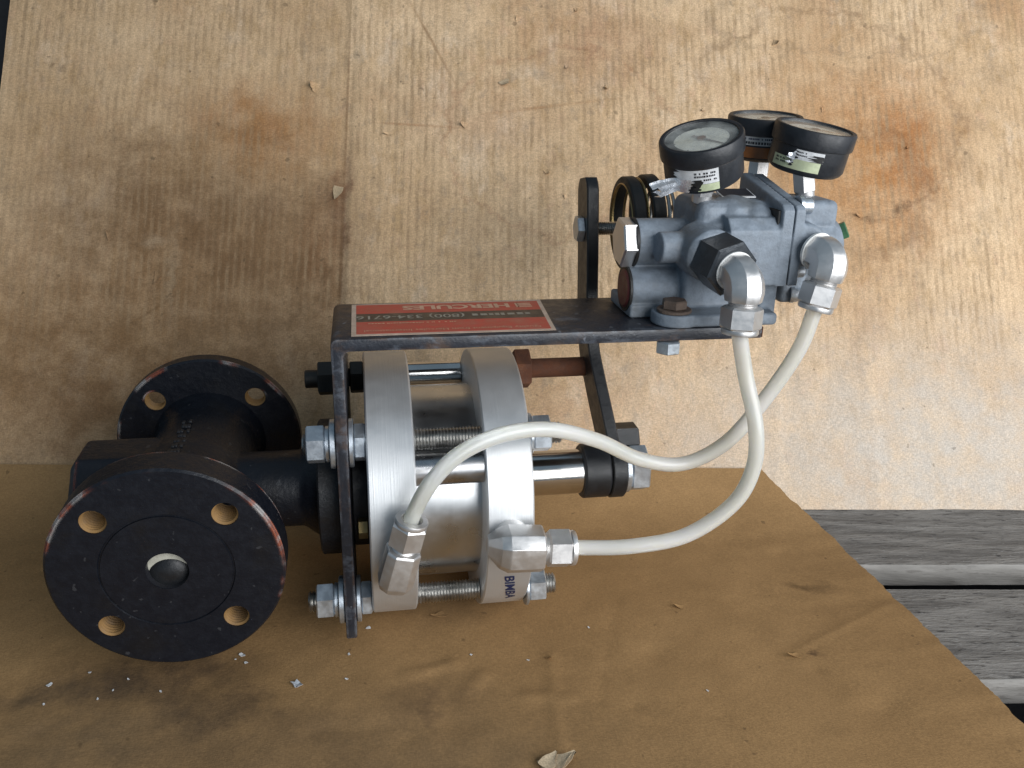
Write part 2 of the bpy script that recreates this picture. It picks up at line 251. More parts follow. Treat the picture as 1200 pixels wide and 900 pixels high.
# ------------------------------------------------------------------ mesh helpers (mm)
def V(*a): return Vector(a)
def frame(d, up=None):
    d = Vector(d).normalized(); up = Vector(up) if up else (V(0, 0, 1) if abs(d.z) < 0.9 else V(0, 1, 0))
    x = up.cross(d).normalized(); y = d.cross(x)
    return x, y, d
class MB:
    def __init__(s): s.v = []; s.f = []; s.mi = []
    def add(s, v, f, mi=0):
        o = len(s.v); s.v += [Vector(p) for p in v]; s.f += [tuple(i+o for i in q) for q in f]; s.mi += [mi]*len(f); return s
    def loft(s, rings, cap=True, mi=0, closed=False):
        n = len(rings[0]); v = [p for r in rings for p in r]; f = []
        m = len(rings)
        for i in range(m if closed else m-1):
            a, b = i*n, ((i+1) % m)*n
            for j in range(n): k = (j+1) % n; f.append((a+j, a+k, b+k, b+j))
        if cap and not closed: f += [tuple(range(n-1, -1, -1)), tuple((m-1)*n+j for j in range(n))]
        return s.add(v, f, mi)
    def lathe(s, o, d, prof, n=48, cap=True, up=None, phase=0.0, mi=0, closed=False):
        o = Vector(o); x, y, z = frame(d, up)
        R = [[o+z*a+(x*math.cos(phase+2*math.pi*j/n)+y*math.sin(phase+2*math.pi*j/n))*r for j in range(n)] for a, r in prof]
        return s.loft(R, cap, mi, closed)
    def cyl(s, a, b, r, n=40, ch=0.6, r2=None):
        a = Vector(a); b = Vector(b); L = (b-a).length; r2 = r if r2 is None else r2
        return s.lathe(a, b-a, [(0, r-ch), (ch, r), (L-ch, r2), (L, r2-ch)], n)
    def hexn(s, a, b, r, ch=None, up=None, phase=0.0, n=6):
        a = Vector(a); b = Vector(b); L = (b-a).length; ch = r*0.10 if ch is None else ch
        return s.lathe(a, b-a, [(0, r-ch), (min(ch*0.7, L*.3), r), (L-min(ch*0.7, L*.3), r), (L, r-ch)], n, up=up, phase=phase)
    def thread(s, a, b, r, pitch=1.5, depth=0.75, n=20):
        a = Vector(a); b = Vector(b); L = (b-a).length; k = max(2, int(L/pitch)); pr = [(0, r-depth)]
        for i in range(k): pr += [((i+0.5)*L/k, r), ((i+1)*L/k, r-depth)]
        return s.lathe(a, b-a, pr, n)
    def box(s, lo, hi, ch=0.0, mi=0):
        bm = bmesh.new(); bmesh.ops.create_cube(bm, size=1)
        for v in bm.verts: v.co = V(*[lo[i] if v.co[i] < 0 else hi[i] for i in range(3)])
        if ch: bmesh.ops.bevel(bm, geom=bm.edges[:]+bm.verts[:], offset=ch, segments=3, profile=0.5, affect='EDGES')
        bm.verts.index_update(); s.add([v.co.copy() for v in bm.verts], [tuple(v.index for v in f.verts) for f in bm.faces], mi); bm.free(); return s
    def prism(s, poly, o, ux, uy, h, mi=0):
        o = Vector(o); ux = Vector(ux); uy = Vector(uy); n = ux.cross(uy).normalized()
        a = [o+ux*p[0]+uy*p[1] for p in poly]
        return s.loft([a, [p+n*h for p in a]], True, mi)
    def sweep(s, path, r, n=16, phase=0.0, up=None, radii=None, cap=True):
        P = [Vector(p) for p in path]; rings = []
        T = [(P[min(i+1, len(P)-1)]-P[max(i-1, 0)]).normalized() for i in range(len(P))]
        x, y, _ = frame(T[0], up)
        for i, p in enumerate(P):
            x = (x-T[i]*x.dot(T[i])).normalized(); y = T[i].cross(x); q = radii[i] if radii else r
            rings.append([p+(x*math.cos(phase+2*math.pi*j/n)+y*math.sin(phase+2*math.pi*j/n))*q for j in range(n)])
        return s.loft(rings, cap)
    def xf(s, fn): s.v = [fn(p) for p in s.v]; return s

ROOT = V(140, 0, 0)                       # base point of the valve assembly
def to_mesh(name, mb, off=V(0, 0, 0)):
    me = bpy.data.meshes.new(name); me.from_pydata([((p-off)*S)[:] for p in mb.v], [], mb.f)
    me.polygons.foreach_set('material_index', mb.mi); me.update()
    bm = bmesh.new(); bm.from_mesh(me); bmesh.ops.recalc_face_normals(bm, faces=bm.faces[:]); bm.to_mesh(me); bm.free()
    return me
def shade(me, ang=32):
    me.polygons.foreach_set('use_smooth', [True]*len(me.polygons))
    try: me.set_sharp_from_angle(angle=math.radians(ang))
    except Exception: pass
def obj(name, mb, mats, parent=None, off=None, smooth=32, label=None):
    off = ROOT if off is None else off
    me = mb if isinstance(mb, bpy.types.Mesh) else to_mesh(name, mb, off)
    me.name = name
    if smooth: shade(me, smooth)
    for m in (mats if isinstance(mats, (list, tuple)) else [mats]): me.materials.append(MAT[m])
    o = bpy.data.objects.new(name, me); C.objects.link(o)
    if parent: o.parent = parent
    if label: o['label'] = label
    return o
def evaluated(me, setup):
    o = bpy.data.objects.new('tmp', me); C.objects.link(o); setup(o)
    dg = bpy.context.evaluated_depsgraph_get(); r = bpy.data.meshes.new_from_object(o.evaluated_get(dg), depsgraph=dg)
    bpy.data.objects.remove(o); return r
def cast(mb, voxel=0.9, it=6, fac=0.5, off=None):
    """one rounded casting out of overlapping solids"""
    me = to_mesh('cast', mb, ROOT if off is None else off)
    def setup(o):
        m = o.modifiers.new('r', 'REMESH'); m.mode = 'VOXEL'; m.voxel_size = voxel*S
        k = o.modifiers.new('s', 'SMOOTH'); k.factor = fac; k.iterations = it
    return evaluated(me, setup)
def cut(mb, cutters, off=None):
    off = ROOT if off is None else off
    me = to_mesh('base', mb, off); cme = to_mesh('cut', cutters, off)
    co = bpy.data.objects.new('cutter', cme); C.objects.link(co)
    def setup(o):
        m = o.modifiers.new('b', 'BOOLEAN'); m.operation = 'DIFFERENCE'; m.object = co; m.solver = 'EXACT'
    r = evaluated(me, setup); bpy.data.objects.remove(co); return r
def tag(o, label=None, cat=None, group=None, kind=None):
    for k, v in (('label', label), ('category', cat), ('group', group), ('kind', kind)):
        if v: o[k] = v
    return o
def empty(name, loc):
    o = bpy.data.objects.new(name, None); o.empty_display_size = 0.02; C.objects.link(o); o.location = Vector(loc)*S; return o
def text_mb(string, size, o, ux, uy, thick=0.12, align='CENTER', bold=0.0, fn=None, sx=1.0):
    cu = bpy.data.curves.new('txt', 'FONT'); cu.body = string; cu.size = size; cu.align_x = align; cu.align_y = 'CENTER'; cu.offset = bold; cu.resolution_u = 3
    ob = bpy.data.objects.new('txt', cu); C.objects.link(ob)
    dg = bpy.context.evaluated_depsgraph_get(); me = bpy.data.meshes.new_from_object(ob.evaluated_get(dg)); bpy.data.objects.remove(ob)
    o = Vector(o); ux = Vector(ux); uy = Vector(uy); n = ux.cross(uy)
    m = MB()
    m.add([(o+ux*(v.co.x*sx)+uy*v.co.y+n*thick) if fn is None else fn(v.co.x*sx, v.co.y) for v in me.vertices], [tuple(p.vertices) for p in me.polygons])
    return m
def strokes(rows, o, ux, uy, h=0.06):
    """worn print too small to read: rows of (x0, x1, y, height)"""
    m = MB(); o = Vector(o); ux = Vector(ux); uy = Vector(uy); n = ux.cross(uy)
    for x0, x1, y, hh in rows:
        x = x0
        while x < x1:
            wd = rnd.uniform(0.5, 1.1)*hh
            k = rnd.uniform(0.7, 1.0)*hh
            if rnd.random() > 0.15:
                m.add([o+ux*x+uy*(y-k/2)+n*h, o+ux*(x+wd*0.72)+uy*(y-k/2)+n*h, o+ux*(x+wd*0.72)+uy*(y+k/2)+n*h, o+ux*x+uy*(y+k/2)+n*h], [(0, 1, 2, 3)])
            x += wd
    return m
def crom(P, n=24):
    P = [Vector(p) for p in P]; P = [P[0]*2-P[1]]+P+[P[-1]*2-P[-2]]; out = []
    for i in range(1, len(P)-2):
        for k in range(n):
            t = k/n; a, b, c, d = P[i-1:i+3]
            out.append(0.5*((2*b)+(c-a)*t+(2*a-5*b+4*c-d)*t*t+(3*b-a-3*c+d)*t**3))
    return out+[P[-2]]

# ------------------------------------------------------------------ setting: planks, leaning cardboard, shed wall
A0 = V(424.66, 71.6, -4.0); WU = V(0.98972, -0.14302, 0); BACK = V(0.14302, 0.98972, 0); LEAN = math.radians(30)
def deckpt(u, d, z): return A0+WU*u-BACK*d+V(0, 0, z)      # d = distance towards the camera from the foot of the leaning sheet
deck = empty('wooden_deck', A0); tag(deck, 'weathered grey wooden planks under the cardboard', None, None, 'structure')
deck.rotation_euler.z = math.atan2(WU.y, WU.x)
boards = [(-250, -160), (-130, -40), (-12, 79), (108, 198), (236, 326), (356, 446), (476, 566)]
def plank(d0, d1, seed):
    r = random.Random(seed); mb = MB(); n = 150; U0, U1 = -900, 620; T = 17.0
    prof = [(d0, -T, 0), (d0, -1.2, 0), (d0+1.2, 0, 0)]+[(d0+1.2+(d1-d0-2.6)*k/16, 0, 0) for k in range(1, 17)]+[(d1-0.6, -0.35, 1), (d1, -1.4, 1), (d1+0.2, -5, 1), (d1+0.1, -10, 1), (d1, -T+1, 1), (d1-1, -T, 1)]
    m = len(prof); ph = [r.uniform(0, 6.28) for _ in range(m)]; groove = [r.random() < 0.35 for _ in range(m)]
    v = []; f = []; mi = []
    for i in range(n+1):
        u = U0+(U1-U0)*i/n
        for j, (d, z, e) in enumerate(prof):
            dz = 0.0; dd = 0.0
            if z > -0.1 and 2 < j: dz = 0.25*math.sin(u*0.021+ph[j])+r.uniform(-0.22, 0.22)-(0.9*max(0, math.sin(u*0.013+2*ph[j])) if groove[j] else 0)
            if e: dd = r.uniform(-0.35, 0.25)+0.5*math.sin(u*0.03+ph[j]*0.2)
            v.append(V(u, -(d+dd), z+dz))
    for i in range(n):
        for j in range(m-1): f.append((i*m+j, (i+1)*m+j, (i+1)*m+j+1, i*m+j+1)); mi.append(1 if prof[j][2] else 0)
        f.append((i*m+m-1, (i+1)*m+m-1, (i+1)*m, i*m)); mi.append(0)
    mb.add(v, f); mb.mi = mi
    return mb
for i, (d0, d1) in enumerate(boards):
    obj('plank', plank(d0, d1, i), ['wood', 'wood_edge'], deck, V(0, 0, 0), 40)
gr = MB(); gr.box((-1200, -900, -150), (900, 320, -140))
go = obj('ground', gr, 'shed', None, V(0, 0, 0), 0); go.matrix_world = Matrix.Translation(A0*S) @ Matrix.Rotation(math.atan2(WU.y, WU.x), 4, 'Z')
tag(go, 'dark ground far below the plank gaps', None, None, 'structure')

shed = MB(); shed.box((-1200, 322, -150), (900, 334, 900))
so = obj('wall', shed, 'shed', None, V(0, 0, 0), 0); so.matrix_world = Matrix.Translation(A0*S) @ Matrix.Rotation(math.atan2(WU.y, WU.x), 4, 'Z')
tag(so, 'dark shed wall behind the leaning cardboard', None, None, 'structure')

def vnoise(x, y, seed, octs=3):
    """smooth value noise on arrays"""
    rs = np.random.RandomState(seed); T = rs.rand(64, 64); out = np.zeros_like(x); a = 1.0
    for o in range(octs):
        xi = np.floor(x).astype(int); yi = np.floor(y).astype(int); fx = x-xi; fy = y-yi; fx = fx*fx*(3-2*fx); fy = fy*fy*(3-2*fy)
        g = lambda i, j: T[(xi+i) % 64, (yi+j) % 64]
        out += a*((g(0, 0)*(1-fx)+g(1, 0)*fx)*(1-fy)+(g(0, 1)*(1-fx)+g(1, 1)*fx)*fy-0.5); x = x*2.03+7; y = y*2.03+3; a *= 0.5
    return out
def crease(X, Y, p, q, depth, wd):
    p = np.array(p, float); q = np.array(q, float); d = q-p; L = np.hypot(*d); d /= L
    s_ = np.clip((X-p[0])*d[0]+(Y-p[1])*d[1], 0, L); e = np.hypot(X-p[0]-s_*d[0], Y-p[1]-s_*d[1])
    return depth*np.exp(-(e/wd)**2)
def sheet(name, X, Y, Z, T, mats, matrix=None):
    """closed sheet of thickness T (down) over a grid"""
    ny, nx = X.shape; n = ny*nx
    top = np.stack([X, Y, Z], -1).reshape(-1, 3); bot = top.copy(); bot[:, 2] -= T
    f = []
    idx = lambda i, j: i*nx+j
    for i in range(ny-1):
        for j in range(nx-1):
            a, b, c, d = idx(i, j), idx(i, j+1), idx(i+1, j+1), idx(i+1, j)
            f.append((a, b, c, d)); f.append((n+d, n+c, n+b, n+a))
    rim = [idx(0, j) for j in range(nx)]+[idx(i, nx-1) for i in range(1, ny)]+[idx(ny-1, j) for j in range(nx-2, -1, -1)]+[idx(i, 0) for i in range(ny-2, 0, -1)]
    nf = len(f)
    for k in range(len(rim)): a, b = rim[k], rim[(k+1) % len(rim)]; f.append((a, n+a, n+b, b))
    me = bpy.data.meshes.new(name); me.from_pydata((np.concatenate([top, bot])*S).tolist(), [], f)
    me.polygons.foreach_set('use_smooth', [True]*nf+[False]*(len(f)-nf))
    me.set_sharp_from_angle(angle=math.radians(50))
    for m in mats: me.materials.append(MAT[m])
    me.polygons.foreach_set('material_index', [0]*nf+[len(mats)-1]*(len(f)-nf))
    o = bpy.data.objects.new(name, me); C.objects.link(o)
    if matrix: o.matrix_world = matrix
    return o

# leaning sheet, local x along the foot, local y up the sheet, local z towards the camera
n_ = (-BACK*math.cos(LEAN)+V(0, 0, math.sin(LEAN))).normalized(); wv_ = (BACK*math.sin(LEAN)+V(0, 0, math.cos(LEAN))).normalized()
WM = Matrix((WU, wv_, n_)).transposed().to_4x4(); WM.translation = (A0+n_*0.0)*S
gx, gy = np.meshgrid(np.linspace(-639.6, 470, 330), np.linspace(0, 615, 190))
gz = 2.2*vnoise(gx/140, gy/170, 1)+0.7*vnoise(gx/23, gy/60, 2)+0.35*vnoise(gx/9, gy/11, 3)
gz += crease(gx, gy, (-353, 390), (-357, 150), -1.3, 3)+crease(gx, gy, (-308, 425), (-262, 340), -0.9, 2)+crease(gx, gy, (-523, 176), (-468, 138), -0.8, 3)
gz += crease(gx, gy, (-10, 150), (-14, 20), 0.8, 4)+crease(gx, gy, (60, 140), (64, 5), 0.6, 5)+crease(gx, gy, (-300, 300), (-220, 310), -0.5, 3)
gz += 1.6/(1+np.exp(-(gx+356.5)/1.2))
for k in range(60):
    x, y, r = rnd.uniform(-640, 230), rnd.uniform(40, 440), rnd.uniform(2.5, 7)
    gz += rnd.uniform(-0.9, 0.5)*np.exp(-((gx-x)**2/(r*rnd.uniform(.6, 1.4))**2+(gy-y)**2/r**2))
gyw = gy*1.0
gz -= gz[0].mean()-0.0
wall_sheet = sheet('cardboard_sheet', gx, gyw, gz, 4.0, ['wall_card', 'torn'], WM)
tag(wall_sheet, 'large stained tan cardboard sheet leaning behind the valve', 'cardboard')

def flap(r, L, W, curl, jag=0.25):
    """a little torn, curled tongue of paper"""
    n, m = 5, 5; v = []; f = []
    for i in range(n+1):
        s_ = i/n; wd = W*(1-s_**1.6)*(0.85+0.3*r.random())
        for j in range(m+1):
            q = j/m-0.5; v.append(V(q*wd*2+r.uniform(-jag, jag)*W*.3, s_*L*math.cos(curl*s_)+r.uniform(-jag, jag)*.4, 0.25+L*s_*math.sin(curl*s_)+abs(q)*0.6))
    for i in range(n):
        for j in range(m): a = i*(m+1)+j; f.append((a, a+1, a+m+2, a+m+1))
    nv = len(v); v += [p+V(0, 0, -0.22) for p in v]; f += [tuple(i+nv for i in reversed(q)) for q in f]
    rim = list(range(m+1))+[(i+1)*(m+1)+m for i in range(n)]+[n*(m+1)+j for j in range(m-1, -1, -1)]+[i*(m+1) for i in range(n-1, 0, -1)]
    f += [(rim[k], rim[(k+1) % len(rim)], rim[(k+1) % len(rim)]+nv, rim[k]+nv) for k in range(len(rim))]
    return MB().add(v, f)
def zat(GX, GY, GZ, x, y): return float(GZ.ravel()[np.argmin((GX.ravel()-x)**2+(GY.ravel()-y)**2)])
wall_tears = [(-228, 353, 9, 5, 200, 0.7), (-382, 344, 9, 4, 60, 0.9), (-361, 258, 14, 4, 170, 0.35), (-258, 312, 7, 2.5, 80, 0.8), (-141, 349, 8, 2, 150, 0.9), (-320, 304, 7, 1.5, 95, 0.5),
              (-193, 274, 7, 2.2, 200, 0.7), (-176, 250, 4, 2, 40, 0.6), (-175, 367, 6, 1.5, 170, 0.6), (-167, 420, 7, 1.4, 180, 0.7), (-216, 408, 4, 2, 20, 0.6), (1, 393, 6, 2.5, 250, 0.9),
              (16, 222, 6, 2, 100, 0.5), (66, 238, 7, 1.6, 80, 0.5), (-500, 185, 12, 3, 170, 0.25), (-540, 210, 9, 2, 20, 0.5), (110, 300, 5, 1.4, 140, 0.6), (40, 330, 5, 1.2, 15, 0.5), (-60, 330, 5, 1.4, 120, 0.6)]
for (x, y, L, W, a, c) in wall_tears:
    m = flap(rnd, L, W, c); a = math.radians(a); z = zat(gx, gy, gz, x, y)
    m.xf(lambda p: V(x+p.x*math.cos(a)-p.y*math.sin(a), y+p.x*math.sin(a)+p.y*math.cos(a), z+p.z))
    obj('torn_flap', m, 'torn' if (x, y) in ((-228, 353), (-361, 258)) else 'wall_card', wall_sheet, V(0, 0, 0), 60)

# floor sheet: right edge runs along y at x = 424, far edge rides up the leaning sheet
nx, ny = 300, 240
ss = np.linspace(0, 1, nx); tt = np.linspace(0, 1, ny)
SX, TT = np.meshgrid(ss, tt)
UPL, UPH = 62.0, 25.0
dist = 420-(420+13.0)*TT**0.75                       # distance in front of the leaning sheet's foot
lift = np.clip((UPL-dist)/(UPL+13), 0, 1)**2
FX0 = -430+(424+430)*SX
FX = FX0-26*lift*SX**6
yfoot = A0.y-(FX-A0.x)*0.1445
FY = yfoot-dist*1.01
FZ = UPH*lift
# the sheet is cut square, so its near part must not follow the skew of the foot line
FY = np.where(dist > 100, yfoot-dist*1.01, FY)
relief = 0.7*vnoise(FX/95, FY/80, 11)+0.30*vnoise(FX/17, FY/15, 12, 2)
relief += crease(FX, FY, (198, -78), (188, -150), 0.7, 3)+crease(FX, FY, (250, -30), (215, -120), -0.3, 4)+crease(FX, FY, (340, -95), (424, -60), 0.4, 2.5)+crease(FX, FY, (132, -82), (140, -130), -0.7, 7)
relief += crease(FX, FY, (118, -84), (142, -78), 1.2, 4)+crease(FX, FY, (150, -100), (158, -90), 1.1, 4)+crease(FX, FY, (70, -120), (150, -125), -0.5, 6)+crease(FX, FY, (180, -110), (200, -115), 1.0, 4)
for k in range(70):
    x, y, r = rnd.uniform(-120, 410), rnd.uniform(-175, 60), rnd.uniform(3, 9)
    relief += rnd.uniform(-0.8, 0.45)*np.exp(-((FX-x)**2/(r*rnd.uniform(.5, 1.5))**2+(FY-y)**2/r**2))
contact = np.exp(-(((FX-144)/70)**4+(FY/35)**4))
relief = relief*(1-0.8*contact)
edgefade = np.clip((424-FX0)/10, 0, 1)
FZ = FZ+np.minimum(relief, 0.6)*edgefade*np.clip((dist+13)/20, 0, 1)-0.6*(1-contact)*0.5-0.15
FX = FX+SX**40*(1.5*vnoise(FY/4, FY/30, 21, 4)+1.0*vnoise(FY/45, FY/80, 22))
FZ = FZ+SX**14*(1.2+2.6*np.clip(vnoise(FY/38, FY/90, 23)+0.25, 0, 1))*np.clip((dist-10)/40, 0, 1)
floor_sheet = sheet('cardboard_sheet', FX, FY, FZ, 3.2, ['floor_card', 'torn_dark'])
tag(floor_sheet, 'brown kraft cardboard sheet lying flat on the planks under the valve', 'cardboard')
# ragged lower liner past the cut, widened as dark shadow strip at the corner
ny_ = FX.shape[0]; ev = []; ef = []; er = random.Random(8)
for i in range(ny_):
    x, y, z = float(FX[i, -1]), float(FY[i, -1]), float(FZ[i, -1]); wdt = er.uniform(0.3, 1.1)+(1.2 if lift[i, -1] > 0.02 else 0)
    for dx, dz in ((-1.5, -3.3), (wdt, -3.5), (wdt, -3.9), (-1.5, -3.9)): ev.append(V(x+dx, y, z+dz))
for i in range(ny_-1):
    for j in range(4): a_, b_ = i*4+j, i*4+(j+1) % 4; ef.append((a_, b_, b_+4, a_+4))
obj('liner_shadow_edge', MB().add(ev, ef), 'torn_dark', floor_sheet, V(0, 0, 0), 0)
floor_tears = [(143, -31, 11, 3, 120, 0.35), (338, -100, 9, 2, 100, 0.4), (289, -46, 7, 2, 80, 0.4), (196, -80, 5, 1.8, 200, 0.5)]
for (x, y, L, W, a, c) in floor_tears:
    m = flap(rnd, L, W, c); a = math.radians(a); z = zat(FX, FY, FZ, x, y)
    m.xf(lambda p: V(x+p.x*math.cos(a)-p.y*math.sin(a), y+p.x*math.sin(a)+p.y*math.cos(a), z+p.z))
    obj('torn_flap', m, 'floor_card', floor_sheet, V(0, 0, 0), 60)

# ------------------------------------------------------------------ the valve assembly
valve = empty('control_valve', ROOT)
tag(valve, 'black flanged control valve with aluminium actuator, grey positioner and three gauges', 'valve')
ZA = 75.0                                  # height of the actuator axis
VR = 0.048                                 # the valve body sits slightly turned on its stem
def vroll(p):
    c, s_ = math.cos(VR), math.sin(VR); y, z = p.y, p.z-ZA
    return V(p.x, c*y-s_*z, s_*y+c*z+ZA)

# valve body casting
b = MB()
b.lathe((0, -68, ZA), (0, 1, 0), [(0, 36), (6, 33), (14, 31), (40, 33), (68, 35), (96, 33), (122, 31), (130, 33), (138, 36)], 56)
b.hexn((-60, 0, ZA), (-14, 0, ZA), 34, 6, n=8, phase=math.pi/8)
b.cyl((0, 0, ZA), (74, 0, ZA), 22.5)
b.lathe((40, 0, ZA), (1, 0, 0), [(0, 22), (22, 22), (33, 30), (34.5, 30)], 48)
b.xf(vroll)
vb = cast(b, 1.0, 7)
# bore through the near flange
bodyo = obj('valve_body', vb, 'iron', valve, smooth=80)
# raised casting mark on the body (unreadable relief)
mk = MB(); r = random.Random(3)
for i in range(8):
    yy = -18+i*6.2
    for j in range(2):
        a0 = 1.62+j*0.10+r.uniform(-.02, .02); R = 34.6
        for q in range(r.choice((1, 2))):
            aa = a0+q*0.05
            p0 = V(R*math.cos(aa), yy+r.uniform(-1, 1), ZA+R*math.sin(aa)); mk.box(p0-V(0.9, 1.9, 0.9), p0+V(0.9, 1.4, 0.6), 0.4)
mk.xf(vroll); obj('casting_mark', mk, 'iron_plain', bodyo)

def flange(y0, y1, near):
    m = MB(); R = 57.5; t_ = y1-y0
    if near:  # face towards the camera: flat ring, a fine groove, then the gasket face
        m.lathe((0, y0, ZA), (0, 1, 0), [(0.0, 10.5), (0.0, 31.4), (0.9, 31.6), (0.9, 32.4), (0.1, 32.8), (0.1, 56.3), (1.2, 57.5), (t_-1.2, 57.5), (t_, 56.3), (t_, 20), (t_, 10.5)], 96, cap=False, closed=True)
    else:
        m.lathe((0, y0, ZA), (0, 1, 0), [(0, 10.5), (0, 36), (0, 56.3), (1.2, 57.5), (t_-1.2, 57.5), (t_, 56.3), (t_, 10.5)], 96, cap=False, closed=True)
    cu = MB(); H = []
    for k in range(4):
        a = math.pi/4+k*math.pi/2; c = V(43.3*math.cos(a), 0, ZA+43.3*math.sin(a)); H.append(c)
        cu.lathe(c+V(0, y0-2, 0), (0, 1, 0), [(0, 6.5), (t_+4, 6.5)], 28)
    m.xf(vroll); cu.xf(vroll)
    o = obj('flange', cut(m, cu), 'iron', valve, smooth=28)
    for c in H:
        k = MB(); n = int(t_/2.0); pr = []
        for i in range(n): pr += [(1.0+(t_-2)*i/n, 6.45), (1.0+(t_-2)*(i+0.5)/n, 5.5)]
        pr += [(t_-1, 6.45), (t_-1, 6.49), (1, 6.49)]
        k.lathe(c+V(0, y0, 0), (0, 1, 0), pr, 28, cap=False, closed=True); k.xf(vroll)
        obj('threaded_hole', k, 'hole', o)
    return o
nearf = flange(-78.2, -58.5, True); farf = flange(67.4, 78.2, False)
# bore liner with the closed ball behind it
k = MB(); k.lathe((0, -77.6, ZA), (0, 1, 0), [(0, 10.45), (9, 10.45), (9, 10.9), (0, 10.9)], 40, cap=False, closed=True); k.xf(vroll); obj('bore', k, 'iron_plain', nearf)
k = MB(); k.lathe((0, -69.8, ZA), (0, 1, 0), [(-3.2, 0.4), (-3.2, 4), (-3.1, 7.5), (-2.6, 10.6)], 40); k.xf(vroll); obj('valve_seat', k, 'ball', nearf, label='pale metal seat showing inside the bore')  # pale disc forming the crescent above the dark ball
k = MB(); k.lathe((0, -76.0, ZA-5.0), (0, 1, 0), [(6*(1-math.cos(a)), max(0.05, 10.2*math.sin(a))) for a in np.linspace(0, 1.9, 14)], 40); k.xf(lambda p: vroll(V(p.x*1.12, p.y, p.z))); obj('valve_ball', k, 'arm', nearf)

# bonnet flange between body and bracket
k = MB(); k.lathe((72.5, 0, ZA), (1, 0, 0), [(0, 38.5), (1, 40), (11.5, 40), (12.6, 39)], 64); obj('bonnet_flange', k, 'iron_plain', valve)
k = MB(); k.cyl((91.5, 0, ZA), (99.9, 0, ZA), 36, 56); obj('stem_collar', k, 'iron_plain', valve)
k = MB(); k.hexn((94.0, -37.5, 66), (99.6, -37.5, 66), 6.2); bo = obj('brass_bolt', k, 'brass', valve)

# bracket: vertical plate bent over into the long shelf
PX0, PT, PZ, PB_, PY0, PY1, PXE = 85.2, 6.0, 184.3, 10.0, -62.0, 7.4, 311.0
def bracket_profile(n=5, R=3.6, F=3.4):
    out = [V(PX0, 0, PB_)]
    for i in range(n+1): a = math.pi-math.pi/2*i/n; out.append(V(PX0+R+R*math.cos(a), 0, PZ-R+R*math.sin(a)))
    out += [V(PXE, 0, PZ), V(PXE, 0, PZ-PT-0.6)]
    for i in range(n+1): a = math.pi/2+math.pi/2*i/n; out.append(V(PX0+PT+F+F*math.cos(a), 0, PZ-PT-0.6-F+F*math.sin(a)))
    out.append(V(PX0+PT, 0, PB_))
    return out
pr = bracket_profile(); k = MB()
def rim(dy, y, inset): return [V(p.x, y, p.z) for p in pr]
k.loft([[V(p.x, y, p.z) for p in pr] for y in (PY0, PY1)])
me = to_mesh('mounting_bracket', k, ROOT); bm = bmesh.new(); bm.from_mesh(me)
bmesh.ops.bevel(bm, geom=[e for e in bm.edges if len(e.link_faces) == 2 and e.calc_face_angle() > 0.9], offset=0.9*S, segments=2, profile=0.5, affect='EDGES'); bm.to_mesh(me); bm.free()
brk = obj('mounting_bracket', me, 'bracket', valve)
k = MB(); k.box((PX0+0.3, PY1-2, 32), (PX0+PT-0.3, 62, 138), 0.8); obj('back_plate', k, 'bracket', brk)

k = MB(); k.box((PXE+0.05, PY0+0.6, PZ-PT-0.2), (PXE+0.7, PY1-0.6, PZ-0.5), 0.25); obj('rusted_end', k, 'rust', brk, label='rusted brown end of the black shelf')
# actuator
ZH = 77.0
def head(x0, x1):
    k = MB(); L = x1-x0; k.lathe((x0, 0, ZH), (1, 0, 0), [(0, 20), (0, 75.6), (0.35, 76.5), (1.0, 77), (L-1, 77), (L-0.35, 76.5), (L, 75.6), (L, 20)], 160); return obj('actuator_head', k, 'alu', valve, smooth=25)
h1 = head(100.2, 125.4); h2 = head(161.8, 187.4)
k = MB(); k.lathe((124, 0, ZH-1), (1, 0, 0), [(0, 57), (39, 57)], 128); obj('actuator_barrel', k, 'barrel', valve)
k = MB(); k.cyl((124.5, -57, 109.5), (162.5, -57, 109.5), 8.8); obj('spacer_rod', k, 'steel_dull', valve)
def bimba(x, y):      # text runs down round the rim of the head
    a = math.radians(21)+x/75.2; return V(174.6+y+0.12*x, -77.18*math.cos(a), ZH-77.18*math.sin(a))
obj('lettering', text_mb('BIMBA', 7.6, (0, 0, 0), (1, 0, 0), (0, 1, 0), fn=bimba, align='LEFT', bold=0.16, sx=1.30), 'blue_ink', h2, smooth=0)
k = MB()

TY = 48.0
def tie(y, z, threaded, left_x, right_x, front=True):
    k = MB(); rr = 6.0
    if threaded: k.thread((left_x, y, z), (right_x, y, z), rr, 1.75, 0.95)
    else: k.cyl((left_x, y, z), (right_x, y, z), rr*0.95)
    t_ = obj('tie_rod', k, 'thread' if threaded else 'dark_bolt', valve, smooth=15 if threaded else 32)
    nm = 'zinc' if front else 'dark_bolt'
    def ring(name, x0, x1, r, m='zinc'):
        q = MB(); q.lathe((x0, y, z), (1, 0, 0), [(0, 6.1), (0, r-.5), (.4, r), (x1-x0-.4, r), (x1-x0, r-.5), (x1-x0, 6.1)], 40); return obj(name, q, m, t_)
    def nut(x0, x1, r=10.4, ph=math.pi/6, m='zinc'):
        q = MB(); q.hexn((x0, y, z), (x1, y, z), r, 1.0, phase=ph); return obj('nut', q, m, t_)
    if front:
        nut(69.5, 79.2, ph=rnd.uniform(0.35, 0.6)); ring('lock_washer', 79.3, 81.6, 9.6); ring('washer', 81.8, 84.9, 13.2)
        ring('washer', 91.5, 94.0, 13.0); nut(94.2, 100.1, ph=rnd.uniform(0.4, 0.6))
        ring('washer', 187.6, 189.6, 11.5); nut(189.8, 199.8, ph=rnd.uniform(0.4, 0.6))
    else:
        nut(72, 84.9, 11, m='dark_bolt'); nut(91.6, 100, 10.5, m='dark_bolt')
    return t_
